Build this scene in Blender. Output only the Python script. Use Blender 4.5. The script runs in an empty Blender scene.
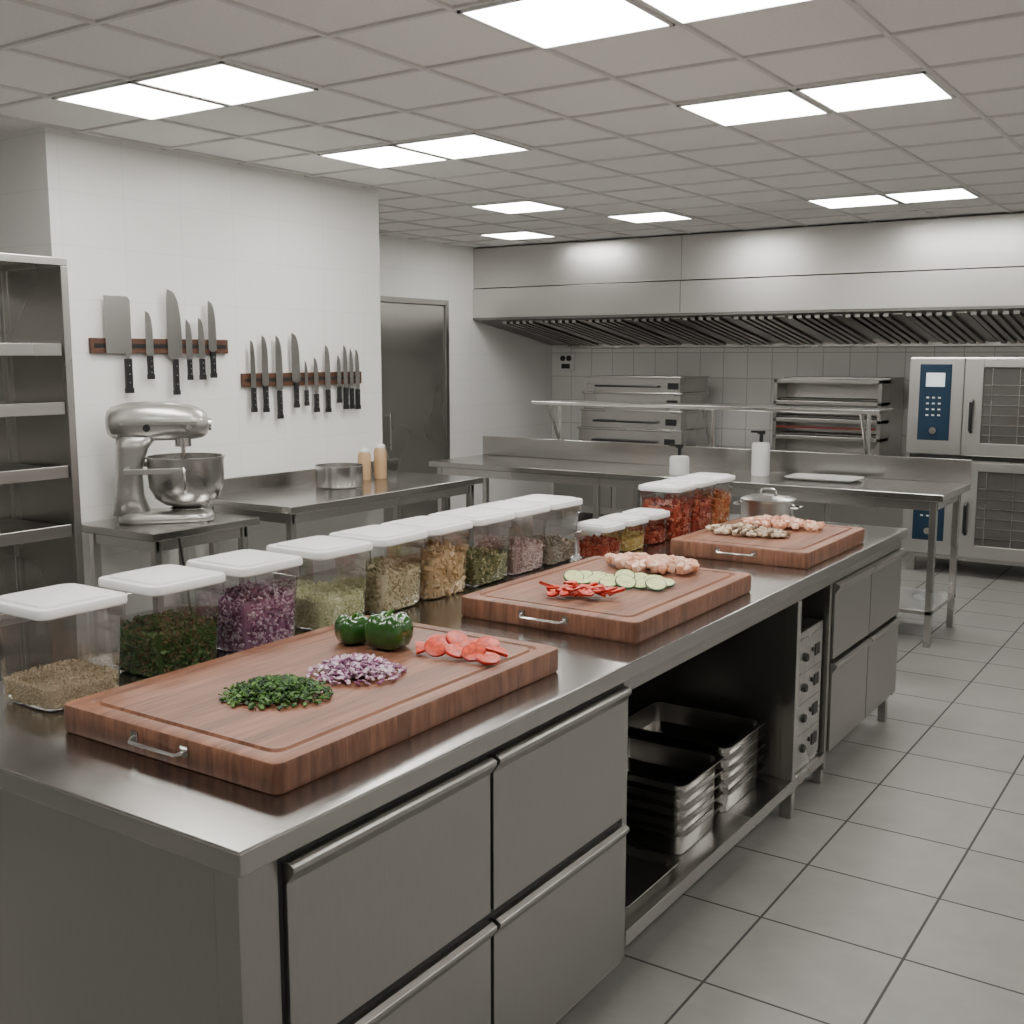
import bpy, bmesh, math, random
from mathutils import Vector, Matrix, Euler
random.seed(7)
SC=bpy.context.scene
COL=bpy.context.collection
FZ=-0.14   # floor level
CZ=3.03    # ceiling level
# ------------------------------------------------------------------ materials
def newmat(name):
    m=bpy.data.materials.new(name);m.use_nodes=True
    nt=m.node_tree;b=nt.nodes['Principled BSDF']
    return m,nt,b
def P(name,col,rough=.5,metal=0,spec=.5,noise=0,nscale=20,bump=0,bscale=80,stretch=None,sss=0,coat=0,detail=3):
    m,nt,b=newmat(name);N=nt.nodes;L=nt.links
    b.inputs['Base Color'].default_value=(*col,1);b.inputs['Roughness'].default_value=rough
    b.inputs['Metallic'].default_value=metal;b.inputs['Specular IOR Level'].default_value=spec
    if coat:b.inputs['Coat Weight'].default_value=coat
    if sss:
        b.inputs['Subsurface Weight'].default_value=sss;b.inputs['Subsurface Scale'].default_value=.01
    tc=N.new('ShaderNodeTexCoord');mp=N.new('ShaderNodeMapping');L.new(tc.outputs['Object'],mp.inputs[0])
    if stretch:mp.inputs['Scale'].default_value=stretch
    if noise:
        t=N.new('ShaderNodeTexNoise');t.inputs['Scale'].default_value=nscale;t.inputs['Detail'].default_value=detail
        L.new(mp.outputs[0],t.inputs[0])
        r=N.new('ShaderNodeValToRGB');r.color_ramp.elements[0].position=.3;r.color_ramp.elements[1].position=.7
        r.color_ramp.elements[0].color=(*[max(0,c*(1-noise)) for c in col],1)
        r.color_ramp.elements[1].color=(*[min(1,c*(1+noise)) for c in col],1)
        L.new(t.outputs[0],r.inputs[0]);L.new(r.outputs[0],b.inputs['Base Color'])
    if bump:
        t=N.new('ShaderNodeTexNoise');t.inputs['Scale'].default_value=bscale;t.inputs['Detail'].default_value=2
        L.new(mp.outputs[0],t.inputs[0])
        bp=N.new('ShaderNodeBump');bp.inputs['Strength'].default_value=bump;bp.inputs['Distance'].default_value=.002
        L.new(t.outputs[0],bp.inputs['Height']);L.new(bp.outputs[0],b.inputs['Normal'])
    return m
def steel(name,col=(.55,.54,.52),rough=.3,stretch=(1,30,30),var=.03,cvar=.03):
    m,nt,b=newmat(name);N=nt.nodes;L=nt.links
    b.inputs['Metallic'].default_value=1
    tc=N.new('ShaderNodeTexCoord');mp=N.new('ShaderNodeMapping');L.new(tc.outputs['Object'],mp.inputs[0]);mp.inputs['Scale'].default_value=stretch
    t=N.new('ShaderNodeTexNoise');t.inputs['Scale'].default_value=14;t.inputs['Detail'].default_value=2;L.new(mp.outputs[0],t.inputs[0])
    t2=N.new('ShaderNodeTexNoise');t2.inputs['Scale'].default_value=1.3;t2.inputs['Detail'].default_value=1;L.new(tc.outputs['Object'],t2.inputs[0])
    r=N.new('ShaderNodeMapRange');r.inputs[3].default_value=rough-var;r.inputs[4].default_value=rough+var
    r.inputs[1].default_value=.3;r.inputs[2].default_value=.7
    L.new(t2.outputs[0],r.inputs[0]);L.new(r.outputs[0],b.inputs['Roughness'])
    c=N.new('ShaderNodeValToRGB');c.color_ramp.elements[0].position=.3;c.color_ramp.elements[1].position=.7
    c.color_ramp.elements[0].color=(*[x*(1-cvar) for x in col],1);c.color_ramp.elements[1].color=(*[x*(1+cvar) for x in col],1)
    L.new(t.outputs[0],c.inputs[0]);L.new(c.outputs[0],b.inputs['Base Color'])
    return m
def tiles(name,axes,size,off,col,grout,gw=.006,rough=.3,noise=.04,bump=.3,nscale=3,var=.03,rvar=0.):
    """procedural tile grid; axes=(i,j) indices of object coords"""
    m,nt,b=newmat(name);N=nt.nodes;L=nt.links
    tc=N.new('ShaderNodeTexCoord');sp=N.new('ShaderNodeSeparateXYZ');L.new(tc.outputs['Object'],sp.inputs[0])
    def M(op,a,bb=None,c=None):
        n=N.new('ShaderNodeMath');n.operation=op
        for i,v in enumerate((a,bb,c)):
            if v is None:continue
            if isinstance(v,(int,float)):n.inputs[i].default_value=v
            else:L.new(v,n.inputs[i])
        return n.outputs[0]
    masks=[];cells=[]
    for k,ax in enumerate(axes):
        q=M('DIVIDE',M('SUBTRACT',sp.outputs[ax],off[k]),size[k])
        fr=M('FRACT',q);cells.append(M('FLOOR',q))
        d=M('MINIMUM',fr,M('SUBTRACT',1.0,fr))
        masks.append(M('LESS_THAN',d,gw/size[k]/2))
    mk=M('MAXIMUM',masks[0],masks[1])
    cx=N.new('ShaderNodeCombineXYZ');L.new(cells[0],cx.inputs[0]);L.new(cells[1],cx.inputs[1])
    wn=N.new('ShaderNodeTexWhiteNoise');L.new(cx.outputs[0],wn.inputs[0])
    t=N.new('ShaderNodeTexNoise');t.inputs['Scale'].default_value=nscale;t.inputs['Detail'].default_value=8;t.inputs['Roughness'].default_value=.65
    L.new(tc.outputs['Object'],t.inputs[0])
    v=M('ADD',M('MULTIPLY',M('SUBTRACT',t.outputs[0],.5),noise*5),M('ADD',1.0,M('MULTIPLY',M('SUBTRACT',wn.outputs[0],.5),var*2)))
    vm=N.new('ShaderNodeVectorMath');vm.operation='SCALE';vm.inputs[0].default_value=col;L.new(v,vm.inputs['Scale'])
    mx=N.new('ShaderNodeMix');mx.data_type='RGBA';L.new(mk,mx.inputs[0]);L.new(vm.outputs[0],mx.inputs[6]);mx.inputs[7].default_value=(*grout,1)
    L.new(mx.outputs[2],b.inputs['Base Color'])
    rr=M('ADD',M('ADD',rough,M('MULTIPLY',mk,.3)),M('MULTIPLY',M('SUBTRACT',t.outputs[0],.5),rvar));L.new(rr,b.inputs['Roughness'])
    bp=N.new('ShaderNodeBump');bp.inputs['Strength'].default_value=bump;bp.inputs['Distance'].default_value=.003
    L.new(M('SUBTRACT',1.0,mk),bp.inputs['Height']);L.new(bp.outputs[0],b.inputs['Normal'])
    return m
def clear(name,tint=(.93,.93,.93),fac=.10,rough=.08):
    m=bpy.data.materials.new(name);m.use_nodes=True;nt=m.node_tree;N=nt.nodes;N.clear();L=nt.links
    o=N.new('ShaderNodeOutputMaterial');mx=N.new('ShaderNodeMixShader');t=N.new('ShaderNodeBsdfTransparent');g=N.new('ShaderNodeBsdfGlossy')
    t.inputs[0].default_value=(*tint,1);g.inputs['Roughness'].default_value=rough
    lw=N.new('ShaderNodeLayerWeight');lw.inputs[0].default_value=.35
    mr=N.new('ShaderNodeMapRange');mr.inputs[3].default_value=fac*.5;mr.inputs[4].default_value=.6;L.new(lw.outputs['Fresnel'],mr.inputs[0])
    L.new(mr.outputs[0],mx.inputs[0]);L.new(t.outputs[0],mx.inputs[1]);L.new(g.outputs[0],mx.inputs[2]);L.new(mx.outputs[0],o.inputs[0])
    return m
def emit(name,col,st):
    m=bpy.data.materials.new(name);m.use_nodes=True;nt=m.node_tree;b=nt.nodes['Principled BSDF']
    b.inputs['Base Color'].default_value=(.9,.9,.9,1);b.inputs['Emission Color'].default_value=(*col,1);b.inputs['Emission Strength'].default_value=st
    return m
def wood(name,c1,c2,strip=.048):
    """long staves on the top face, upright block grain on the side faces"""
    m,nt,b=newmat(name);N=nt.nodes;L=nt.links
    tc=N.new('ShaderNodeTexCoord');sp=N.new('ShaderNodeSeparateXYZ');L.new(tc.outputs['Object'],sp.inputs[0])
    sn=N.new('ShaderNodeSeparateXYZ');L.new(tc.outputs['Normal'],sn.inputs[0])
    def M(op,a,bb=None):
        n=N.new('ShaderNodeMath');n.operation=op
        for i,v in enumerate((a,bb)):
            if v is None:continue
            if isinstance(v,(int,float)):n.inputs[i].default_value=v
            else:L.new(v,n.inputs[i])
        return n.outputs[0]
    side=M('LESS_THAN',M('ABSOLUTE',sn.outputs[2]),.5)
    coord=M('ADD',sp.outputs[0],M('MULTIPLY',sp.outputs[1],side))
    fl=M('FLOOR',M('DIVIDE',coord,strip))
    wn=N.new('ShaderNodeTexWhiteNoise');wn.noise_dimensions='1D';L.new(fl,wn.inputs['W'])
    mp=N.new('ShaderNodeMapping');L.new(tc.outputs['Object'],mp.inputs[0]);mp.inputs['Scale'].default_value=(30,2.5,30)
    mp2=N.new('ShaderNodeMapping');L.new(tc.outputs['Object'],mp2.inputs[0]);mp2.inputs['Scale'].default_value=(40,40,5)
    mv=N.new('ShaderNodeMix');mv.data_type='VECTOR';L.new(side,mv.inputs[0]);L.new(mp.outputs[0],mv.inputs[4]);L.new(mp2.outputs[0],mv.inputs[5])
    ad=N.new('ShaderNodeVectorMath');ad.operation='ADD';L.new(mv.outputs[1],ad.inputs[0]);L.new(wn.outputs[1],ad.inputs[1])
    t=N.new('ShaderNodeTexNoise');t.inputs['Scale'].default_value=1.6;t.inputs['Detail'].default_value=6;t.inputs['Distortion'].default_value=.6;L.new(ad.outputs[0],t.inputs[0])
    r=N.new('ShaderNodeValToRGB');r.color_ramp.elements[0].position=.3;r.color_ramp.elements[1].position=.72
    r.color_ramp.elements[0].color=(*c1,1);r.color_ramp.elements[1].color=(*c2,1);L.new(t.outputs[0],r.inputs[0])
    hs=N.new('ShaderNodeHueSaturation');mr=N.new('ShaderNodeMapRange');mr.inputs[3].default_value=.80;mr.inputs[4].default_value=1.14
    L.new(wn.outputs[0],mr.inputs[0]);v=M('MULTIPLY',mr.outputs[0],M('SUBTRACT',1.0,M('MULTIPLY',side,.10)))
    L.new(v,hs.inputs['Value']);L.new(r.outputs[0],hs.inputs['Color']);L.new(hs.outputs[0],b.inputs['Base Color'])
    b.inputs['Roughness'].default_value=.48
    return m

M={}
M['st']=steel('steel_brushed',(.50,.49,.47),.28)
M['sttop']=steel('steel_worktop',(.44,.43,.41),.21,(3,30,30))
M['stfront']=steel('steel_front',(.385,.375,.355),.32,(40,40,1.5))
M['stdoor']=steel('steel_door',(.52,.51,.49),.30,(40,40,1.5))
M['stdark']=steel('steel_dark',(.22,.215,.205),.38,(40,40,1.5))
M['stpan']=steel('steel_pan',(.42,.41,.39),.20,(3,3,3))
M['stbright']=steel('steel_bright',(.62,.61,.59),.2,(3,3,3))
M['hood']=steel('steel_hood',(.65,.64,.62),.3,(1,30,30),.02,.015)
M['black']=P('black_plastic',(.012,.012,.013),.35)
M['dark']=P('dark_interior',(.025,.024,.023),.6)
M['white']=P('white_plastic',(.74,.74,.73),.35)
M['rack']=P('walnut_rack',(.085,.036,.020),.45,noise=.35,nscale=8,stretch=(20,1.5,20))
M['wall']=tiles('white_wall_tile',(1,2),(.42,.30),(.1,.02),(.80,.795,.775),(.72,.715,.70),.005,.32,.002,.12,1.5,.004)
M['wally']=tiles('white_wall_tile_y',(0,2),(.42,.30),(.1,.02),(.80,.795,.775),(.72,.715,.70),.005,.32,.002,.12,1.5,.004)
M['wallb']=tiles('back_wall_tile',(0,2),(.30,.30),(.1,.04),(.75,.74,.72),(.48,.475,.46),.010,.28,.004,.3,1.5,.012)
M['floor']=tiles('floor_tile',(0,1),(.485,.485),(-.815,.1),(.23,.225,.212),(.035,.034,.032),.009,.40,.12,.4,6,.04,.22)
M['ceil']=P('ceiling_tile',(.82,.805,.78),.9,noise=.03,nscale=60,bump=.2,bscale=200)
M['tbar']=P('ceiling_bar',(.66,.65,.63),.6)
M['lamp']=emit('lamp_diffuser',(1,.972,.925),22.5)
M['clear']=clear('clear_plastic')
M['wood']=wood('board_wood',(.135,.052,.028),(.29,.128,.072))
M['blue']=P('blue_panel',(.008,.03,.06),.3)
M['screen']=emit('screen',(.25,.45,.65),.35)
M['glass']=P('oven_glass',(.09,.085,.08),.08,spec=.8)
M['enamel']=P('mixer_enamel',(.42,.41,.39),.30,coat=.3,metal=.7)
M['red']=P('tomato_red',(.42,.018,.008),.3,noise=.3,nscale=40)
M['redin']=P('tomato_flesh',(.58,.050,.014),.42,noise=.45,nscale=70)
M['green']=P('pepper_green',(.022,.085,.013),.22,noise=.3,nscale=12,coat=.4)
M['herb']=P('parsley',(.04,.11,.018),.6);M['herb2']=P('parsley_light',(.08,.18,.03),.6);M['herb3']=P('parsley_dark',(.015,.05,.01),.6)
M['on1']=P('onion_purple',(.28,.09,.21),.4);M['on2']=P('onion_pale',(.62,.47,.56),.4);M['on3']=P('onion_mid',(.42,.24,.36),.4)
M['zskin']=P('zucchini_skin',(.02,.07,.010),.4);M['zin']=P('zucchini_flesh',(.56,.60,.25),.45,noise=.14,nscale=50)
M['chk']=P('chicken',(.68,.34,.22),.4,noise=.15,nscale=30);M['chk2']=P('chicken_light',(.74,.47,.34),.4,noise=.12,nscale=30)
M['mu1']=P('mushroom_pale',(.58,.47,.34),.6);M['mu2']=P('mushroom_dark',(.14,.085,.05),.6);M['mu3']=P('mushroom_mid',(.34,.23,.14),.6)
M['tan']=P('squeeze_tan',(.46,.30,.16),.4)

# ------------------------------------------------------------------ mesh tools
def mk(name,verts,faces,mats,parent=None,midx=None,smooth=False,bevel=0,seg=2,loc=None,rot=None,sub=0,auto=True):
    me=bpy.data.meshes.new(name);me.from_pydata([tuple(v) for v in verts],[],faces)
    if not isinstance(mats,(list,tuple)):mats=[mats]
    for m in mats:me.materials.append(m)
    if midx:
        for p,i in zip(me.polygons,midx):p.material_index=i
    bm=bmesh.new();bm.from_mesh(me);bmesh.ops.recalc_face_normals(bm,faces=bm.faces);bm.to_mesh(me);bm.free()
    if smooth:
        for p in me.polygons:p.use_smooth=True
        if auto:
            try: me.set_sharp_from_angle(angle=math.radians(40))
            except Exception: pass
    ob=bpy.data.objects.new(name,me);COL.objects.link(ob)
    if parent:ob.parent=parent
    if loc:ob.location=loc
    if rot:ob.rotation_euler=rot
    if bevel:
        md=ob.modifiers.new('bv','BEVEL');md.width=bevel;md.segments=seg;md.limit_method='ANGLE';md.angle_limit=.6
    if sub:
        md=ob.modifiers.new('ss','SUBSURF');md.levels=sub;md.render_levels=sub
    return ob
class G:
    """geometry accumulator"""
    def __init__(s):s.v=[];s.f=[];s.m=[]
    def add(s,v,f,m=0,T=None):
        o=len(s.v)
        s.v+= [tuple(T@Vector(p)) if T is not None else tuple(p) for p in v]
        s.f+= [tuple(i+o for i in q) for q in f];s.m+=[m]*len(f);return s
    def box(s,x0,x1,y0,y1,z0,z1,m=0,T=None):
        v=[(x0,y0,z0),(x1,y0,z0),(x1,y1,z0),(x0,y1,z0),(x0,y0,z1),(x1,y0,z1),(x1,y1,z1),(x0,y1,z1)]
        f=[(0,3,2,1),(4,5,6,7),(0,1,5,4),(1,2,6,5),(2,3,7,6),(3,0,4,7)]
        return s.add(v,f,m,T)
    def loft(s,loops,m=0,cap0=True,cap1=True,T=None,mlist=None):
        n=len(loops[0]);v=[p for l in loops for p in l];f=[];mm=[]
        for k in range(len(loops)-1):
            for i in range(n):
                j=(i+1)%n;f.append((k*n+i,k*n+j,(k+1)*n+j,(k+1)*n+i));mm.append(mlist[k] if mlist else m)
        if cap0:f.append(tuple(reversed(range(n))));mm.append(mlist[0] if mlist else m)
        if cap1:f.append(tuple((len(loops)-1)*n+i for i in range(n)));mm.append(mlist[-1] if mlist else m)
        o=len(s.v);s.v+=[tuple(T@Vector(p)) if T is not None else tuple(p) for p in v]
        s.f+=[tuple(i+o for i in q) for q in f];s.m+=mm;return s
    def cyl(s,p0,p1,r,r1=None,n=16,m=0,T=None,cap=True):
        p0=Vector(p0);p1=Vector(p1);r1=r if r1 is None else r1
        d=(p1-p0).normalized();a=d.orthogonal().normalized();b=d.cross(a)
        L=[[p+(a*math.cos(t)+b*math.sin(t))*rr for t in [2*math.pi*i/n for i in range(n)]] for p,rr in ((p0,r),(p1,r1))]
        return s.loft(L,m,cap,cap,T)
    def lathe(s,prof,n=32,m=0,T=None,cap0=True,cap1=True,mlist=None):
        L=[[(r*math.cos(2*math.pi*i/n),r*math.sin(2*math.pi*i/n),z) for i in range(n)] for r,z in prof]
        return s.loft(L,m,cap0,cap1,T,mlist)
    def tube(s,pts,r,n=8,m=0,T=None):
        pts=[Vector(p) for p in pts];L=[];a=None
        for i,p in enumerate(pts):
            d=(pts[min(i+1,len(pts)-1)]-pts[max(i-1,0)]).normalized()
            if a is None:a=d.orthogonal().normalized()
            a=(a-d*a.dot(d)).normalized();b=d.cross(a)
            L.append([p+(a*math.cos(2*math.pi*k/n)+b*math.sin(2*math.pi*k/n))*r for k in range(n)])
        return s.loft(L,m,True,True,T)
    def obj(s,name,mats,parent=None,**k):
        return mk(name,s.v,s.f,mats,parent,s.m,**k)
def rr(w,d,r,z,n=4,cx=0,cy=0):
    P_=[];r=min(r,w/2-1e-4,d/2-1e-4)
    for (sx,sy,a0) in ((1,1,0),(-1,1,90),(-1,-1,180),(1,-1,270)):
        for i in range(n+1):
            a=math.radians(a0+90*i/n);P_.append((cx+sx*(w/2-r)+r*math.cos(a),cy+sy*(d/2-r)+r*math.sin(a),z))
    return P_
def grp(name,loc=(0,0,0),rot=(0,0,0)):
    e=bpy.data.objects.new(name,None);COL.objects.link(e);e.location=loc;e.rotation_euler=rot;e.empty_display_size=.1;return e
def bx(name,b,mat,parent=None,bevel=0,**k):
    return G().box(*b).obj(name,mat,parent,bevel=bevel,**k)
def RT(rot=(0,0,0),loc=(0,0,0),sc=1):
    return Matrix.Translation(loc)@Euler(rot).to_matrix().to_4x4()@Matrix.Scale(sc,4)

# ------------------------------------------------------------------ room shell
XL=-7.7;YB=12.4;XR=3.4;YN=-2.6
bx('floor',(XL-.2,XR+.2,YN-.2,YB+.2,FZ-.1,FZ),M['floor'])
bx('ceiling',(XL-.2,XR+.2,YN-.2,YB+.2,CZ+.02,CZ+.12),M['ceil'])
bx('wall_left',(XL-.15,XL,YN,YB+.15,FZ,CZ+.02),M['wall'])
bx('wall_back',(XL,XR,YB,YB+.15,FZ,CZ+.02),M['wallb'])
bx('wall_right',(XR,XR+.15,YN,YB+.15,FZ,CZ+.02),M['wall'])
bx('wall_front',(XL,XR,YN-.15,YN,FZ,CZ+.02),M['wally'])
g=G().box(XL,-5.65,3.81,6.60,FZ,CZ+.02)
g.obj('wall_knife_side',[M['wall']])
# ceiling grid
S=.61;X0=-4.36;Y0=3.38
g=G()
x=X0-S*6
while x<XR:
    if x>XL: g.box(x-.011,x+.011,YN,YB,CZ+.008,CZ+.02)
    x+=S
y=Y0-S*10
while y<10.66:
    if y>YN: g.box(XL,XR,y-.011,y+.011,CZ+.0085,CZ+.02)
    y+=S
g.obj('trim_1',M['tbar'])
def panel(ix,iy):
    x=X0+ix*S;y=Y0+iy*S;e=grp('ceiling_light_panel',(x+S/2,y+S/2,CZ))
    h=S/2-.012
    G().box(-h+.015,h-.015,-h+.015,h-.015,.004,.019).obj('diffuser',M['lamp'],e)
    g=G()
    g.box(-h,h,-h,-h+.015,0,.02);g.box(-h,h,h-.015,h,0,.02);g.box(-h,-h+.015,-h,h,0,.02);g.box(h-.015,h,-h,h,0,.02)
    g.obj('frame',M['white'],e)
for ix,iy in [(-1,0),(0,0),(-1,3),(0,3),(3,0),(4,0),(3,3),(4,3),(-2,7),(-1,9),(2,9),(3,9),(-4,10),
              (-1,-4),(0,-4),(3,-4),(4,-4),(8,0),(9,0),(8,4),(9,4),(8,9),(9,9),(8,-4)]:
    panel(ix,iy)

# door on left wall
e=grp('door_1',(XL,9.5,FZ))
g=G();g.box(0,.05,-.62,-.56,0,2.56);g.box(0,.05,.56,.62,0,2.56);g.box(0,.05,-.56,.56,2.50,2.56);g.obj('frame',M['stfront'],e,bevel=.004)
G().box(0,.03,-.555,.555,.01,2.495).obj('leaf',M['stdoor'],e,bevel=.003)
G().cyl((.07,-.45,.95),(.07,-.45,1.35),.012).box(.03,.07,-.458,-.442,.97,.99).box(.03,.07,-.458,-.442,1.31,1.33).obj('handle',M['stbright'],e)

# ------------------------------------------------------------------ hood
e=grp('extractor_hood',(0,0,0))
yh=10.66
G().box(XL,XR,yh,YB,2.58,CZ).obj('upper_body',M['hood'],e)
G().box(XL,XR,yh-.015,YB,2.24,2.57).obj('lower_body',M['hood'],e,bevel=.004)
g=G()
for xx in (-5.05,-1.2,1.6):g.box(xx-.003,xx+.003,yh-.002,yh+.01,2.58,CZ);g.box(xx-.003,xx+.003,yh-.017,yh,2.25,2.57)
g.obj('seams',M['stdark'],e)
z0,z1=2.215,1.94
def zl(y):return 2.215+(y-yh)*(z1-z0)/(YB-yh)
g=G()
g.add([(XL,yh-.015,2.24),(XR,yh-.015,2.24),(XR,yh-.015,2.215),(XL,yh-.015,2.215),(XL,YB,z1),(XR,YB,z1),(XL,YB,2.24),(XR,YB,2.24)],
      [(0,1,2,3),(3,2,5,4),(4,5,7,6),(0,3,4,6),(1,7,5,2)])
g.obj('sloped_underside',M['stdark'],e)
g=G();x=-7.35
y0,y1=yh+.10,YB-.1
k=0
while x<XR-.2:
    w=.05
    if k%6==5: w=.09;d=.012
    else: d=.03
    g.add([(x,y0,zl(y0)-d),(x+w,y0,zl(y0)-d),(x+w,y1,zl(y1)-d),(x,y1,zl(y1)-d),(x,y0,zl(y0)),(x+w,y0,zl(y0)),(x+w,y1,zl(y1)),(x,y1,zl(y1))],
      [(0,3,2,1),(0,1,5,4),(1,2,6,5),(2,3,7,6),(3,0,4,7)])
    x+=.09 if k%6!=5 else .12
    k+=1
g.obj('baffle_filters',M['stfront'],e)
g=G()
for ya,yb in ((YB-.1,YB-.02),):
    g.add([(-7.4,ya,zl(ya)-.05),(XR,ya,zl(ya)-.05),(XR,yb,zl(yb)-.05),(-7.4,yb,zl(yb)-.05),(-7.4,ya,zl(ya)),(XR,ya,zl(ya)),(XR,yb,zl(yb)),(-7.4,yb,zl(yb))],
      [(0,3,2,1),(0,1,5,4),(1,2,6,5),(2,3,7,6),(3,0,4,7)])
g.obj('grease_gutter',M['st'],e)
# alarm box on back wall
e=grp('wall_alarm_box',(-7.45,YB,1.72))
G().box(-.11,.11,-.06,0,-.12,.12).obj('body',M['white'],e,bevel=.01)
G().lathe([(.035,0),(.035,.02),(.02,.03)],16,T=RT((math.pi/2,0,0),(-.04,-.06,.05))).lathe([(.035,0),(.035,.02),(.02,.03)],16,T=RT((math.pi/2,0,0),(.05,-.06,.05))).box(-.06,.06,-.068,-.06,-.08,-.02).obj('lamps',M['black'],e)

# ------------------------------------------------------------------ island
e=grp('prep_island',(0,0,0))
xb,xf,ya,yb=-2.86,-1.48,1.31,5.95
bx('worktop',(xb,xf,ya,yb,.85,.90),M['sttop'],e,bevel=.005,seg=3)
fx=xf-.024   # carcass front
B0,B1=2.87,4.345   # open bay
bx('end_panel',(xb+.03,xf-.0905,ya+.016,ya+.06,FZ+.08,.85),M['stfront'],e)
g=G()
g.box(xf-.09,fx,ya+.015,1.427,FZ+.08,.85)            # corner post
g.box(xb+.03,fx-.03,1.427,B0-.03,FZ+.08,.83)            # drawer carcass
g.box(xb+.03,fx,B0-.03,B0,FZ+.08,.85)
g.box(fx-.03,fx,B0,yb-.03,.80,.85)
g.box(xb+.03,fx-.03,4.79,yb-.05,0,.80)
g.box(fx-.03,fx,4.77,4.80,FZ+.08,.80)
g.box(fx-.03,fx,yb-.06,yb-.03,0,.80)
g.obj('carcass',M['stfront'],e,bevel=.002)
g=G();g.box(fx-.05,fx+.005,B1,B1+.04,FZ,.80);g.box(fx-.06,fx-.02,yb-.10,yb-.06,FZ,.03);g.box(fx-.06,fx-.02,4.80,4.84,FZ,.03)
g.box(fx-.05,fx-.01,1.36,1.40,FZ,FZ+.08)
for yy in (ya+.1,B1+.02,yb-.1): g.box(xb+.05,xb+.09,yy-.02,yy+.02,FZ,.1)
g.obj('legs',M['st'],e,bevel=.003)
bx('bottom_shelf',(xb+.04,fx+.005,B0,B1,-.02,.03),M['st'],e,bevel=.003)
bx('bay_back_panel',(xb+.03,xb+.05,B0,yb-.05,0,.85),M['stfront'],e)
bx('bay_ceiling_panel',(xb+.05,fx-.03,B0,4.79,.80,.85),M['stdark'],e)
bx('unit_bay_floor',(xb+.05,fx,B1+.04,4.77,-.02,.02),M['st'],e)
bx('unit_bay_divider',(xb+.05,fx-.05,B1+.005,B1+.02,.03,.80),M['stfront'],e)
def drawer(y0,y1,z0,z1,lip=True):
    g=G();X=fx
    pr=[(X-.02,z0),(X+.010,z0),(X+.010,z1-.050),(X+.030,z1-.022),(X+.030,z1-.012),(X+.016,z1-.004),(X-.02,z1-.004)]
    L=[[(a,yy,b) for a,b in pr] for yy in (y0,y1)]
    g.loft(L);g.obj('drawer_front',M['stfront'],e,bevel=.0015)
for a,b in ((1.440,2.130),(2.144,2.833)):
    drawer(a,b,.420,.832);drawer(a,b,-.045,.402)
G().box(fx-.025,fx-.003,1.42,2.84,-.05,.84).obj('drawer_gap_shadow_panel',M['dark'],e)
for a,b in ((4.81,5.36),(5.372,yb-.035)):
    drawer(a,b,.45,.80);drawer(a,b,.02,.435)
G().box(xb+.03,fx,1.427,B0,FZ+.08,-.05).obj('plinth_rail',M['st'],e)
# control unit
e=grp('undercounter_control_unit',(fx-.02,4.577,.022))
G().box(-.5,0,-.17,.17,0,.62).obj('body',M['st'],e,bevel=.004)
G().box(0,.006,-.15,.15,.03,.59).obj('fascia',M['st'],e,bevel=.002)
g=G()
for i in range(4):
    z=.10+.135*i
    g.cyl((.006,-.07,z),(.018,-.07,z),.020,.017,16)
    g.cyl((.006,.02,z+.015),(.012,.02,z+.015),.010,n=12);g.box(.006,.010,.05,.11,z-.02,z+.03)
g.obj('knobs',M['dark'],e)
g=G()
for i in range(3):g.box(.006,.0075,-.13,.13,.168+.135*i,.171+.135*i)
g.obj('dividers',M['stdark'],e)

# gastronorm pans stacks
def pan(g,w,d,h,z,cx=0,cy=0):
    L=[rr(w-.05,d-.05,.03,z,4,cx,cy),rr(w-.035,d-.035,.04,z+h-.004,4,cx,cy),rr(w,d,.02,z+h-.004,4,cx,cy),rr(w,d,.02,z+h,4,cx,cy),
       rr(w-.04,d-.04,.04,z+h,4,cx,cy),rr(w-.055,d-.055,.03,z+.004,4,cx,cy)]
    g.loft(L)
for nm,(cx,cy,w,d,n) in {'a':(-1.78,3.59,.44,.36,5),'b':(-1.84,4.05,.52,.40,5)}.items():
    e=grp('stack_of_steel_pans',(cx,cy,.031))
    g=G()
    for i in range(n):pan(g,w,d,.085,.002+i*.047)
    g.obj('pans',M['stpan'],e,smooth=True)
e=grp('oven_tray',(-1.78,3.15,.031));g=G();pan(g,.48,.42,.03,0.002);g.obj('tray',M['stfront'],e,smooth=True)

# ------------------------------------------------------------------ cutting boards
BT=.9735
def board(cx,cy,w,d,t=.072,hand=True):
    e=grp('cutting_board',(cx,cy,.9005))
    L=[rr(w-.012,d-.012,.02,0),rr(w,d,.025,.008),rr(w,d,.025,t-.010),rr(w-.006,d-.006,.023,t-.003),rr(w-.018,d-.018,.02,t),
       rr(w-.085,d-.085,.03,t),rr(w-.093,d-.093,.03,t-.007),rr(w-.112,d-.112,.03,t-.007),rr(w-.120,d-.120,.03,t)]
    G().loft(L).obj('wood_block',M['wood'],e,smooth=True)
    g=G();y=-d/2;hw=.085
    g.tube([(-hw,y,t*.60),(-hw,y-.012,t*.57),(-hw+.008,y-.022,t*.52),(hw-.008,y-.022,t*.52),(hw,y-.012,t*.57),(hw,y,t*.60)],.0042)
    g.box(-hw-.012,-hw+.012,y-.003,y+.002,t*.42,t*.78);g.box(hw-.012,hw+.012,y-.003,y+.002,t*.42,t*.78)
    g.obj('handle',M['stbright'],e,smooth=True)
board(-1.975,2.09,.735,1.12);board(-1.91,3.51,.70,.96);board(-1.86,4.96,.65,.84)

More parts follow.
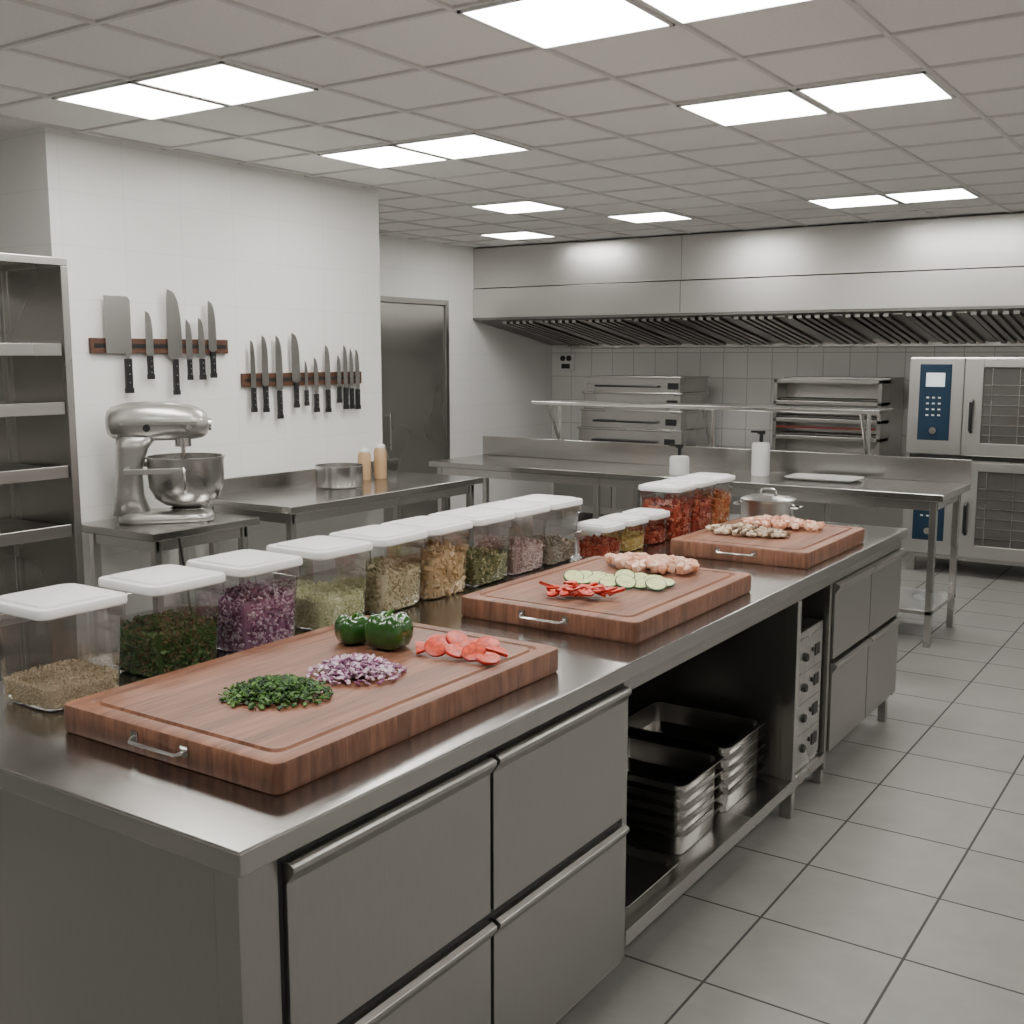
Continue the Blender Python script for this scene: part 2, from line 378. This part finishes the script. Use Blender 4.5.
def flake(g,c,sx,sy,sz,m,tilt=1.0):
    T=Matrix.Translation(c)@Euler((random.uniform(-tilt,tilt),random.uniform(-tilt,tilt),random.uniform(0,6.28))).to_matrix().to_4x4()
    g.box(-sx,sx,-sy,sy,-sz,sz,m,T)
def pile(name,cx,cy,rx,ry,h,n,size,mats,rot=0):
    g=G()
    for i in range(n):
        r=abs(random.gauss(0,.5));a=random.uniform(0,6.283)
        if r>1.1:r=random.random()
        x=r*math.cos(a)*rx;y=r*math.sin(a)*ry
        xx=x*math.cos(rot)-y*math.sin(rot);yy=x*math.sin(rot)+y*math.cos(rot)
        z=BT+size*.55+h*max(0,1-r*r)*random.random()
        s=size*random.uniform(.6,1.25);m=random.randrange(len(mats))
        flake(g,(cx+xx,cy+yy,z),s*.5,s*.35,s*.14,m,.8)
    return g.obj(name,mats)
pile('chopped_parsley',-1.950,1.865,.130,.115,.034,2300,.0115,[M['herb'],M['herb2'],M['herb3']],.4)
pile('chopped_red_onion',-1.910,2.110,.120,.105,.040,1100,.0135,[M['on1'],M['on2'],M['on3'],M['on2']],.4)
def pepper(cx,cy,r,rotz,tilt=.2):
    e=grp('green_bell_pepper',(cx,cy,BT),(0,0,rotz))
    g=G();n=40;L=[]
    prof=[(.18,.03),(.55,0.0),(.85,.15),(1.0,.5),(1.02,.85),(.95,1.2),(.75,1.45),(.45,1.50),(.2,1.40),(.06,1.32)]
    for pr,pz in prof:
        k=.10 if pz>.1 else .05
        L.append([(r*pr*(1+k*math.cos(4*t))*math.cos(t),r*pr*(1+k*math.cos(4*t))*math.sin(t),r*pz+(.08*r*math.cos(4*t) if pz>1.2 and pr>.3 else 0)+(0 if pz>0.1 else r*.02)) for t in [2*math.pi*i/n for i in range(n)]])
    g.loft(L);g.obj('body',M['green'],e,smooth=True,auto=False)
    G().tube([(0,0,r*1.30),(0,0,r*1.45),(r*.1,.0,r*1.62),(r*.22,0,r*1.7)],r*.1).obj('stem',M['herb2'],e,smooth=True)
pepper(-2.130,2.345,.052,.3);pepper(-2.010,2.362,.064,.9)
def slice_(g,r,t,T,skin,flesh,half=False,n=20):
    a=[math.pi*i/(n-1) if half else 2*math.pi*i/n for i in range(n)]
    Ls=[[(r*k*math.cos(x),r*k*math.sin(x),z) for x in a] for k,z in ((.90,0),(1,t*.15),(1,t*.85),(.90,t))]
    g.loft(Ls,0,True,True,T,[skin]*3)
    g.m[-1]=flesh;g.m[-2]=flesh
def lean(ang,dirz,loc,spin=0):
    """disc whose face is tipped by ang toward heading dirz"""
    return Matrix.Translation(loc)@Matrix.Rotation(dirz,4,'Z')@Matrix.Rotation(ang,4,'Y')@Matrix.Rotation(spin,4,'Z')
g=G()
for i,(dx,dy,a,dz,hf) in enumerate([(0,.05,.35,-1.2,0),(.05,.075,.55,-.4,0),(.10,.07,.3,-1.6,0),(.155,.08,.5,-.8,0),(.20,.055,.25,-.3,1),
                              (-.01,-.035,.25,-1.4,1),(.05,-.02,.6,-.9,0),(.11,-.01,.35,-.2,0),(.165,0,.6,-1.3,0),(.215,-.005,.2,-.6,0)]):
    T=lean(a,dz,(-1.895+dx,2.39+dy,BT+.036*math.sin(a)+.001+.002*(i%2)),random.uniform(0,3) if hf else 0)
    slice_(g,.034,.009,T,0,1,half=bool(hf))
g.obj('sliced_tomato',[M['red'],M['redin']],smooth=True)
g=G()
for i in range(46):
    cx=-1.90+max(-.15,min(.15,random.gauss(0,.07)));cy=3.235+max(-.07,min(.07,random.gauss(0,.032)))
    T=RT((random.uniform(-.4,.4),random.uniform(-.4,.4),random.uniform(0,6)),(cx,cy,BT+.012+random.random()*.02))
    slice_(g,.027,.009,T,0,1,half=True,n=10)
g.obj('tomato_wedges',[M['red'],M['redin']],smooth=True)
g=G()
for row in range(2):
    for i in range(7):
        cx=-2.05+.053*i+random.uniform(-.012,.012);cy=3.445+.095*row+.008*i+random.uniform(-.018,.018)
        a=random.uniform(.15,.5)
        T=lean(a,random.uniform(-1.8,-.2),(cx,cy,BT+.041*math.sin(a)+.001))
        slice_(g,.039,.008,T,0,1,n=24)
g.obj('zucchini_slices',[M['zskin'],M['zin']],smooth=True)
def chunk(g,c,s,m):
    T=RT((random.uniform(-.5,.5),random.uniform(-.5,.5),random.uniform(0,6)),c)
    w,d,h=[s*random.uniform(.75,1.25) for _ in range(3)]
    j=lambda z,k:[(p[0]+random.uniform(-.06,.06)*s,p[1]+random.uniform(-.06,.06)*s,p[2]) for p in rr(w*k,d*k,s*.22,z,1)]
    g.loft([j(-h*.45,.8),j(-h*.3,1),j(h*.3,1),j(h*.45,.8)],m,T=T)
def chunks(name,cx,cy,rx,ry,h,n,s,mats):
    g=G()
    for i in range(n):
        r=math.sqrt(random.random());a=random.uniform(0,6.283)
        chunk(g,(cx+r*math.cos(a)*rx,cy+r*math.sin(a)*ry,BT+s*.72+h*(1-r)*random.random()),s,random.randrange(len(mats)))
    g.obj(name,mats,smooth=True,auto=True)
chunks('diced_chicken',-1.915,3.83,.19,.11,.030,85,.034,[M['chk'],M['chk2']])
chunks('diced_mushrooms',-1.94,4.86,.20,.10,.030,190,.020,[M['mu1'],M['mu2'],M['mu3'],M['mu1']])
chunks('diced_salmon',-1.87,5.15,.20,.11,.035,100,.027,[M['chk'],M['chk2']])

# ------------------------------------------------------------------ containers
CM={}
def fm(name,c,r=.6):
    if name not in CM:CM[name]=P('fill_'+name,tuple(min(.85,x*1.25) for x in c),r)
    return CM[name]
fills={
 'grain':[fm('g1',(.60,.50,.35)),fm('g2',(.46,.37,.24)),fm('g3',(.68,.60,.46))],
 'herb':[fm('h1',(.05,.10,.02)),fm('h2',(.10,.17,.05)),fm('h3',(.03,.055,.015)),fm('h4',(.14,.09,.04))],
 'onion':[fm('o1',(.32,.15,.25)),fm('o2',(.66,.54,.60)),fm('o3',(.22,.09,.16)),fm('o4',(.50,.36,.44))],
 'seed':[fm('s1',(.58,.57,.36)),fm('s2',(.44,.46,.24)),fm('s3',(.68,.66,.48))],
 'bean':[fm('b1',(.60,.52,.36)),fm('b2',(.46,.42,.26)),fm('b3',(.56,.51,.35)),fm('b4',(.36,.28,.16))],
 'potato':[fm('p1',(.56,.41,.23)),fm('p2',(.48,.34,.18)),fm('p3',(.63,.49,.31))],
 'mixg':[fm('m1',(.24,.24,.11)),fm('m2',(.44,.39,.22)),fm('m3',(.14,.16,.07))],
 'pink':[fm('k1',(.50,.36,.33)),fm('k2',(.60,.49,.45)),fm('k3',(.36,.24,.21))],
 'dark':[fm('d1',(.24,.20,.15)),fm('d2',(.38,.34,.28))],
 'red':[fm('r1',(.36,.05,.02)),fm('r2',(.48,.15,.08)),fm('r3',(.25,.03,.015))],
 'orange':[fm('q1',(.42,.11,.03)),fm('q2',(.48,.22,.08))],
 'yellow':[fm('y1',(.48,.34,.10)),fm('y2',(.58,.47,.22))],
}
def container(cx,cy,w,h,fill,lev,size=.009,nf=900,rot=0):
    e=grp('food_storage_container',(cx,cy,.90),(0,0,rot))
    wb=w*.86;hb=h-.02
    L=[rr(wb-.02,wb-.02,.03,.003),rr(wb,wb,.032,.012),rr(w*.93,w*.93,.034,hb*.80),rr(w*.985,w*.985,.03,hb*.81),rr(w*.985,w*.985,.03,hb)]
    G().loft(L,cap1=False).obj('tub',M['clear'],e,smooth=True)
    L=[rr(w,w,.03,hb-.012),rr(w*1.03,w*1.03,.034,hb-.008),rr(w*1.03,w*1.03,.034,hb+.008),rr(w*1.0,w*1.0,.03,hb+.013),rr(w*.86,w*.86,.03,hb+.013),rr(w*.83,w*.83,.03,hb+.019),rr(w*.80,w*.80,.03,hb+.020)]
    G().loft(L).obj('lid',M['white'],e,smooth=True)
    g=G();mats=fills[fill];zt=hb*lev
    def ww(z):return (wb+(w*.93-wb)*z/(hb*.8))-.012
    g.loft([rr(ww(0)-.02,ww(0)-.02,.028,.006),rr(ww(zt)-.004,ww(zt)-.004,.028,zt-.004)],0)
    for i in range(nf):
        s=size*random.uniform(.6,1.3);q=random.random();m=random.randrange(len(mats))
        if q<.36:
            a=ww(zt)/2-.008;c=(random.uniform(-a,a),random.uniform(-a,a),0);zz=zt+random.uniform(-.3,.6)*s+.012*math.cos(c[0]*14)*math.cos(c[1]*14)
            c=(c[0],c[1],zz)
        else:
            z=random.uniform(.01,zt);a=ww(z)/2-s*.30;t=random.uniform(-a+.015,a-.015)
            sd=random.choice((0,0,1,1,2))
            c=[(a-.001,t,z),(t,-a+.001,z),(t,a-.001,z)][sd]
        flake(g,c,s*.5,s*.4,s*.22,m,1.2)
    g.obj('contents',mats,e)
row=[(1.70,'grain',.24,.006,2200),(2.04,'herb',.50,.012,1200),(2.355,'onion',.62,.011,1300),(2.69,'seed',.42,.008,1400),(2.99,'bean',.56,.014,800),(3.27,'potato',.62,.026,350),
     (3.56,'mixg',.42,.010,900),(3.83,'pink',.45,.010,900),(4.10,'dark',.34,.012,500)]
for cy,f_,lv,sz,nf in row: container(-2.585,cy,.262,.280,f_,lv,sz,nf)
for cy,f_,lv in ((4.31,'red',.5),(4.54,'yellow',.5),(4.77,'red',.45)):container(-2.42,cy,.185,.16,f_,lv,.012,350)
for cy,f_,lv in ((5.00,'red',.66),(5.25,'red',.6),(5.50,'orange',.62)):container(-2.42,cy,.225,.27,f_,lv,.022,350)

# metal pot on island
def pot(name,cx,cy,z,r,h,lid=True,handles=True,mat='stbright'):
    e=grp(name,(cx,cy,z))
    prof=[(r*.93,0),(r*.97,.006),(r,h*.3),(r,h-.006),(r*1.04,h-.003),(r*1.04,h),(r*.98,h),(r*.97,h*.3),(r*.9,.008)]
    G().lathe(prof,40).obj('body',M[mat],e,smooth=True)
    if lid:
        G().lathe([(r*1.03,h),(r*1.03,h+.006),(r*.8,h+.018),(r*.2,h+.026),(.02,h+.028)],40).obj('lid',M[mat],e,smooth=True)
        g=G();g.tube([(-.045,0,h+.026),(-.04,0,h+.05),(-.025,0,h+.058),(.025,0,h+.058),(.04,0,h+.05),(.045,0,h+.026)],.006);g.obj('lid_handle',M[mat],e,smooth=True)
    if handles:
        g=G()
        for s_ in (-1,1):
            g.tube([(s_*r*.99,-.045,h*.72),(s_*(r+.035),-.04,h*.74),(s_*(r+.045),0,h*.75),(s_*(r+.035),.04,h*.74),(s_*r*.99,.045,h*.72)],.006)
        g.obj('side_handles',M[mat],e,smooth=True)
pot('lidded_steel_pot',-2.19,5.785,.901,.145,.12,mat='st')

# ------------------------------------------------------------------ knife racks
WX=-5.648
def knife(g,y,zt,zb,w,kind='chef'):
    X=WX+.038;H=zt-zb;hz=zb+H*(.34 if kind!='cleaver' else .36);th=.0025;yh_=y
    if kind=='cleaver':
        o=w*.5-.03
        pts=[(-w*.5,hz+.03),(o-.012,hz+.03),(o-.012,hz),(o+.012,hz),(o+.012,hz+.03),(w*.5,hz+.03),(w*.5,zt-.02),(w*.5-.02,zt),(-w*.5,zt)]
        hw=.022;yh_=y+o
    elif kind=='chef':
        pts=[(-w*.5,hz+.012),(-.010,hz),(.010,hz),(w*.5,hz+.01),(w*.5,hz+.3*(zt-hz)),(w*.46,hz+.6*(zt-hz)),(w*.32,hz+.82*(zt-hz)),(w*.05,hz+.95*(zt-hz)),(-w*.42,zt),(-w*.5,hz+.8*(zt-hz))]
        hw=.018
    else:
        pts=[(-w*.5,hz),(w*.5,hz),(w*.5,hz+.6*(zt-hz)),(w*.3,hz+.85*(zt-hz)),(-w*.35,zt),(-w*.5,hz+.8*(zt-hz))];hw=.014
    g.loft([[(X-th,y+a,b) for a,b in pts],[(X+th*.3,y+a,b) for a,b in pts]],0)
    g.box(X-.009,X+.009,yh_-hw,yh_+hw,zb+.02,hz,1)
    g.box(X-.010,X+.010,yh_-hw*1.15,yh_+hw*1.25,zb,zb+.03,1)
    for k in (.3,.55,.8):
        z=zb+(hz-zb)*k;g.cyl((X+.009,yh_,z),(X+.0115,yh_,z),.0045,n=8,m=2)
def rack(name,y0,y1,z,kn):
    e=grp(name,(0,0,0))
    G().box(WX,WX+.028,y0,y1,z-.045,z+.045).obj('wood_bar',M['rack'],e,bevel=.004)
    G().box(WX+.028,WX+.031,y0+.02,y1-.02,z-.012,z+.012).obj('magnet_strip',M['black'],e)
    g=G()
    for k in kn:knife(g,*k)
    g.obj('knives',[M['stbright'],M['black'],M['stbright']],e)
rack('magnetic_knife_rack',4.01,5.04,1.86,[(4.19,2.15,1.58,.18,'cleaver'),(4.41,2.07,1.66,.055,'chef'),(4.60,2.21,1.56,.11,'chef'),(4.71,2.03,1.65,.05,'p'),(4.81,2.04,1.65,.05,'chef'),(4.90,2.15,1.66,.065,'chef')])
rack('magnetic_knife_rack',5.16,6.34,1.64,[(5.24,1.907,1.425,.045,'chef'),(5.35,1.94,1.42,.06,'chef'),(5.48,1.94,1.37,.065,'chef'),(5.64,1.96,1.44,.08,'chef'),(5.74,1.77,1.45,.03,'p'),(5.84,1.79,1.40,.045,'chef'),(5.96,1.88,1.395,.055,'chef'),(6.08,1.81,1.46,.04,'p'),(6.15,1.88,1.41,.045,'chef'),(6.215,1.86,1.41,.04,'p'),(6.28,1.85,1.405,.045,'chef')])

# ------------------------------------------------------------------ tables
def table(name,x0,x1,y0,y1,z,splash=None,shelf=None,leg=.045,th=.045,xl=None):
    e=grp(name,(0,0,0))
    bx('top',(x0,x1,y0,y1,z-th,z),M['sttop'],e,bevel=.004)
    g=G()
    for a in (x0+.05,x1-.05-leg):
        for b in (y0+.05,y1-.05-leg):g.box(a,a+leg,b,b+leg,FZ,z-th)
    if xl:
        for a in xl:
            for b in (y0+.05,y1-.05-leg):g.box(a,a+leg,b,b+leg,FZ,z-th)
    g.obj('legs',M['st'],e,bevel=.003)
    g=G();g.box(x0+.05,x1-.05,y0+.06,y0+.08,z-th-.07,z-th);g.box(x0+.05,x1-.05,y1-.08,y1-.06,z-th-.07,z-th)
    g.box(x1-.08,x1-.06,y0+.06,y1-.06,z-th-.07,z-th);g.obj('apron',M['st'],e)
    if shelf is not None: bx('undershelf',(x0+.05,x1-.05,y0+.05,y1-.05,shelf-.03,shelf),M['st'],e,bevel=.003)
    if splash=='x': bx('backsplash',(x0,x0+.02,y0,y1,z,z+.10),M['sttop'],e,bevel=.003)
    if splash=='y': bx('backsplash',(x0,x1,y1-.02,y1,z,z+.17),M['sttop'],e,bevel=.003)
    return e
table('steel_side_table',-5.62,-4.93,3.84,4.62,.84,None,.25)
table('steel_prep_counter',-5.62,-4.77,4.72,6.72,.90,'x',.25)
table('steel_back_counter',-5.90,-1.65,7.50,8.32,.90,'y',.11,xl=[-4.3,-3.0])
# overshelf on back counter
e=grp('over_shelf',(0,0,0))
bx('shelf_board',(-5.25,-2.26,8.12,8.50,1.38,1.41),M['stbright'],e,bevel=.004)
g=G()
for xx in (-5.1,-3.65,-2.4):
    g.tube([(xx,8.36,1.0),(xx,8.36,1.38)],.017);g.tube([(xx,8.34,1.07),(xx,8.16,1.38)],.014)
    g.box(xx-.04,xx+.04,8.325,8.40,.95,1.075)
g.obj('supports',M['stbright'],e)

pot('steel_mixing_bowl',-5.26,5.68,.901,.165,.15,False,False)
def bottle(cx,cy,z,r,h,body,cap,name):
    e=grp(name,(cx,cy,z))
    G().lathe([(r*.9,0),(r,.01),(r,h*.72),(r*.8,h*.8),(r*.75,h*.82)],24).obj('body',body,e,smooth=True)
    G().lathe([(r*.8,h*.82),(r*.8,h*.88),(r*.25,h*.92),(r*.15,h)],16).obj('cap',cap,e,smooth=True)
bottle(-5.39,6.09,.901,.048,.25,M['tan'],M['white'],'squeeze_bottle');bottle(-5.35,6.22,.901,.048,.28,M['tan'],M['white'],'squeeze_bottle')
def disp(cx,cy,r,h):
    e=grp('pump_dispenser',(cx,cy,.901))
    G().lathe([(r*.94,0),(r,.01),(r,h-.02),(r*.9,h),(r*.3,h+.006)],28).obj('body',M['white'],e,smooth=True)
    g=G();g.cyl((0,0,h),(0,0,h+.08),.014);g.box(-.022,.022,-.022,.022,h+.065,h+.09);g.box(-.08,.0,-.011,.011,h+.074,h+.09);g.obj('pump',M['black'],e)
disp(-3.64,7.72,.075,.14);disp(-3.09,7.98,.068,.25)
e=grp('white_serving_tray',(-2.60,7.98,.901));G().loft([rr(.44,.24,.04,.0),rr(.52,.32,.05,.018),rr(.52,.32,.05,.022),rr(.43,.23,.04,.006)]).obj('tray',M['white'],e,smooth=True)

# ------------------------------------------------------------------ left shelf unit
e=grp('steel_shelving_unit',(0,0,0))
x0,x1,y0,y1=-5.5,-4.95,1.9,3.42
g=G()
for a in (x0,x1-.04):
    for b in (y0,y1-.04):g.box(a,a+.04,b,b+.04,FZ,2.24)
g.box(x0,x1,y0,y1,2.241,2.28)
for z in (1.85,1.56,1.24,.94,.55,.1):
    g.box(x0+.01,x1-.04,y0+.01,y1-.045,z-.02,z);g.box(x1-.035,x1-.018,y0+.045,y1-.045,z-.05,z+.012)
g.obj('frame',M['st'],e,bevel=.003)
G().box(x0,x0+.01,y0+.045,y1-.045,FZ+.1,2.24).box(x0+.045,x1-.045,y1-.012,y1-.006,FZ+.1,2.24).obj('back_and_side_panels',M['st'],e)

# ------------------------------------------------------------------ stand mixer (local: nose along +Y)
e=grp('stand_mixer',(-5.30,4.21,.841),(0,0,math.radians(-42)));e.scale=(1.06,1.06,1.06)
g=G()
g.loft([rr(.26,.50,.10,0,6,0,.02),rr(.27,.51,.10,.02,6,0,.02),rr(.25,.49,.10,.045,6,0,.02),rr(.18,.40,.08,.058,6,0,.0)])
g.loft([rr(.17,.20,.06,.04,5,0,-.16),rr(.145,.16,.06,.14,5,0,-.175),rr(.13,.14,.06,.28,5,0,-.17),rr(.14,.17,.06,.40,5,0,-.15),rr(.15,.22,.06,.47,5,0,-.12)])
g.obj('base_and_column',M['enamel'],e,smooth=True,auto=False)
g=G();L=[]
for yy,r,zc in ((-.28,.03,.545),(-.272,.065,.545),(-.245,.09,.545),(-.17,.106,.548),(-.05,.112,.548),(.08,.106,.545),(.17,.096,.54),(.225,.082,.535),(.25,.06,.532),(.258,.03,.53)):
    L.append([(r*math.cos(t)*.92,yy,zc+r*math.sin(t)*(1.0 if math.sin(t)>0 else .95)) for t in [2*math.pi*i/28 for i in range(28)]])
g.loft(L);g.obj('motor_head',M['enamel'],e,smooth=True,auto=False)
g=G();g.cyl((0,.26,.53),(0,.275,.53),.034,n=24);g.cyl((.092,.16,.52),(.125,.16,.52),.016,n=12);g.cyl((0,.12,.46),(0,.12,.41),.045,n=24);g.cyl((0,.12,.41),(0,.12,.25),.012,n=12)
g.box(.092,.104,-.2,.2,.535,.55)
g.obj('chrome_fittings',M['stbright'],e,smooth=True)
g=G();g.cyl((.09,-.06,.52),(.118,-.06,.52),.014,n=12);g.cyl((.118,-.06,.52),(.13,-.06,.52),.02,n=12);g.obj('speed_knob',M['black'],e)
g=G();r=.205;by=.13
g.lathe([(.085,.058),(.095,.07),(.075,.08),(.12,.09),(.17,.125),(r*.98,.19),(r,.26),(r,.345),(r*1.04,.348),(r*1.04,.357),(r*.98,.357),(r*.97,.26),(.165,.13),(.05,.09)],40,T=RT((0,0,0),(0,by,0)))
g.obj('bowl',M['st'],e,smooth=True)
g=G();g.tube([(r*.98,by,.31),(r+.05,by,.31),(r+.06,by,.27),(r+.055,by,.20),(r*.93,by,.18)],.009);g.obj('bowl_handle',M['stbright'],e,smooth=True)
g=G();g.box(-.235,-.21,-.16,.13,.28,.31);g.box(.21,.235,-.16,.13,.28,.31);g.box(-.235,.235,-.18,-.15,.28,.31);g.obj('bowl_lift_yoke',M['enamel'],e,bevel=.004)
g=G();g.tube([(-4.915,4.0,.80),(-4.895,4.02,.6),(-4.905,4.05,.4),(-4.91,4.1,.27)],.006);g.obj('power_cable',M['black'])

# ------------------------------------------------------------------ combi ovens
def combi(z0,h,spacer=False):
    e=grp('combi_oven',(-2.60,10.25,z0));W=1.40;D=.9;F=.46
    G().box(0,W,0.03,D,0,h).obj('body',M['st'],e,bevel=.006)
    G().box(.0,F,0,.03,.01,h-.01).obj('control_fascia',M['hood'],e,bevel=.004)
    G().box(.09,.36,-.006,0,h*.15,h*.93).obj('control_panel',M['blue'],e,bevel=.003)
    G().box(.145,.305,-.009,-.006,h*.70,h*.84).obj('display',M['screen'],e)
    g=G()
    for i in range(4):
        for j in range(3):g.box(.155+.05*j,.178+.05*j,-.009,-.006,h*(.40+.06*i),h*(.415+.06*i))
    g.obj('keys',M['white'],e)
    G().cyl((.225,-.006,h*.25),(.225,-.03,h*.25),.036,.03,24).obj('dial',M['stbright'],e,smooth=True)
    g=G();a,b=F+.015,W-.01
    g.box(a,a+.15,-.03,.03,.01,h-.01);g.box(b-.1,b,-.03,.03,.01,h-.01);g.box(a+.15,b-.1,-.03,.03,.01,h*.14);g.box(a+.15,b-.1,-.03,.03,h*.90,h-.01)
    g.obj('door_frame',M['hood'],e,bevel=.004)
    G().box(a+.15,b-.1,-.012,-.004,h*.14,h*.90).obj('door_window',M['glass'],e)
    g=G()
    for i in range(6):g.box(a+.16,b-.11,-.018,-.013,h*(.22+.1*i),h*(.22+.1*i)+.006)
    for xx in (a+.22,a+.44,b-.2):g.box(xx,xx+.006,-.019,-.013,h*.15,h*.89)
    g.obj('rack_rails',M['st'],e)
    g=G();g.tube([(a+.07,-.03,h*.25),(a+.07,-.075,h*.27),(a+.07,-.075,h*.55),(a+.07,-.03,h*.57)],.015);g.obj('door_handle',M['black'],e,smooth=True)
    if spacer:G().box(.02,W-.02,.05,.88,h,h+.039).obj('spacer',M['dark'],e)
combi(.93,.86);combi(.03,.86,True)
e=grp('oven_stand',(-2.60,10.25,FZ));g=G()
for a in (.05,1.30):
    for b in (.1,.8):g.box(a,a+.05,b,b+.05,0,.13)
g.box(0,1.40,.06,.88,.13,.165);g.obj('frame',M['st'],e)

# ------------------------------------------------------------------ cooking line
e=grp('cooking_range',(0,0,0))
xa,xc=-6.9,-2.75;yf,yk=11.15,12.15
G().box(xa,xc,yf,yk,FZ+.12,.72).obj('body',M['st'],e,bevel=.004)
G().box(xa,xc,yf-.03,yk,.72,.76).obj('top',M['sttop'],e,bevel=.004)
g=G()
for i in range(6):
    for b in (yf+.1,yk-.1):
        x=xa+.1+i*(xc-xa-.2)/5;g.cyl((x,b,FZ),(x,b,FZ+.12),.025)
g.obj('feet',M['st'],e)
g=G()
for i in range(5):
    w=(xc-xa)/5;x=xa+i*w;g.box(x+.03,x+w-.03,yf-.02,yf,FZ+.2,.5)
g.obj('oven_doors',M['stfront'],e,bevel=.006)
g=G()
for i in range(20):
    x=xa+.12+i*.205;g.cyl((x,yf,.62),(x,yf-.04,.62),.028,n=12)
g.obj('knobs',M['black'],e)
g=G()
for i in range(5):
    w=(xc-xa)/5;x=xa+i*w;g.tube([(x+.1,yf-.02,.46),(x+.1,yf-.06,.46),(x+w-.1,yf-.06,.46),(x+w-.1,yf-.02,.46)],.012)
g.obj('door_handles',M['stbright'],e)
# stacked deck ovens
e=grp('stacked_deck_oven',(-5.92,11.2,.761))
g=G();W=.66
for i,(z,h) in enumerate(((0,.20),(.22,.19),(.43,.18),(.63,.16))):
    ww=W-.02*i;g.box(-ww,ww,.02*i,.8,z,z+h);g.box(-ww-.02,ww+.02,.02*i-.015,.8,z+h,z+h+.02)
g.obj('decks',M['st'],e,bevel=.004)
g=G()
for i,z in enumerate((.08,.30,.51,.70)):g.tube([(-.45,.02*i,z),(-.45,.02*i-.05,z),(.35,.02*i-.05,z),(.35,.02*i,z)],.012);g.box(.45,.58,.02*i-.006,.02*i,z-.03,z+.04)
g.obj('handles_and_controls',M['black'],e)
# salamander / broiler rack
e=grp('salamander_grill',(-3.66,11.2,.761))
g=G();W=.56
g.box(-W,W,.3,.8,0,.82);g.box(-W,-W+.04,.0,.3,0,.80);g.box(W-.04,W,.0,.3,0,.80)
for z in (.0,.18,.36,.54,.76):g.box(-W,W,0,.3,z,z+.04)
g.obj('casing',M['stfront'],e,bevel=.004)
g=G()
for z in (.24,.42,.60):
    for i in range(7):g.tube([(-W+.05,.02+.04*i,z),(W-.05,.02+.04*i,z)],.008,6)
g.obj('racks',M['st'],e)
g=G()
for z in (.30,.48):g.box(-W+.05,W-.05,-.02,-.005,z,z+.02)
g.obj('red_handles',P('red_bar',(.14,.02,.015),.4),e)

# ------------------------------------------------------------------ world + camera
w=bpy.data.worlds.new('w');SC.world=w;w.use_nodes=True;w.node_tree.nodes['Background'].inputs[0].default_value=(.8,.8,.8,1);w.node_tree.nodes['Background'].inputs[1].default_value=.3
cd=bpy.data.cameras.new('cam');cd.lens=1106/1024*36;cd.sensor_width=36;co=bpy.data.objects.new('camera',cd);COL.objects.link(co)
co.location=(0,0,1.8);co.rotation_euler=(math.pi/2-math.atan(156/1106),0,math.atan(750/1117));cd.clip_start=.05
SC.camera=co
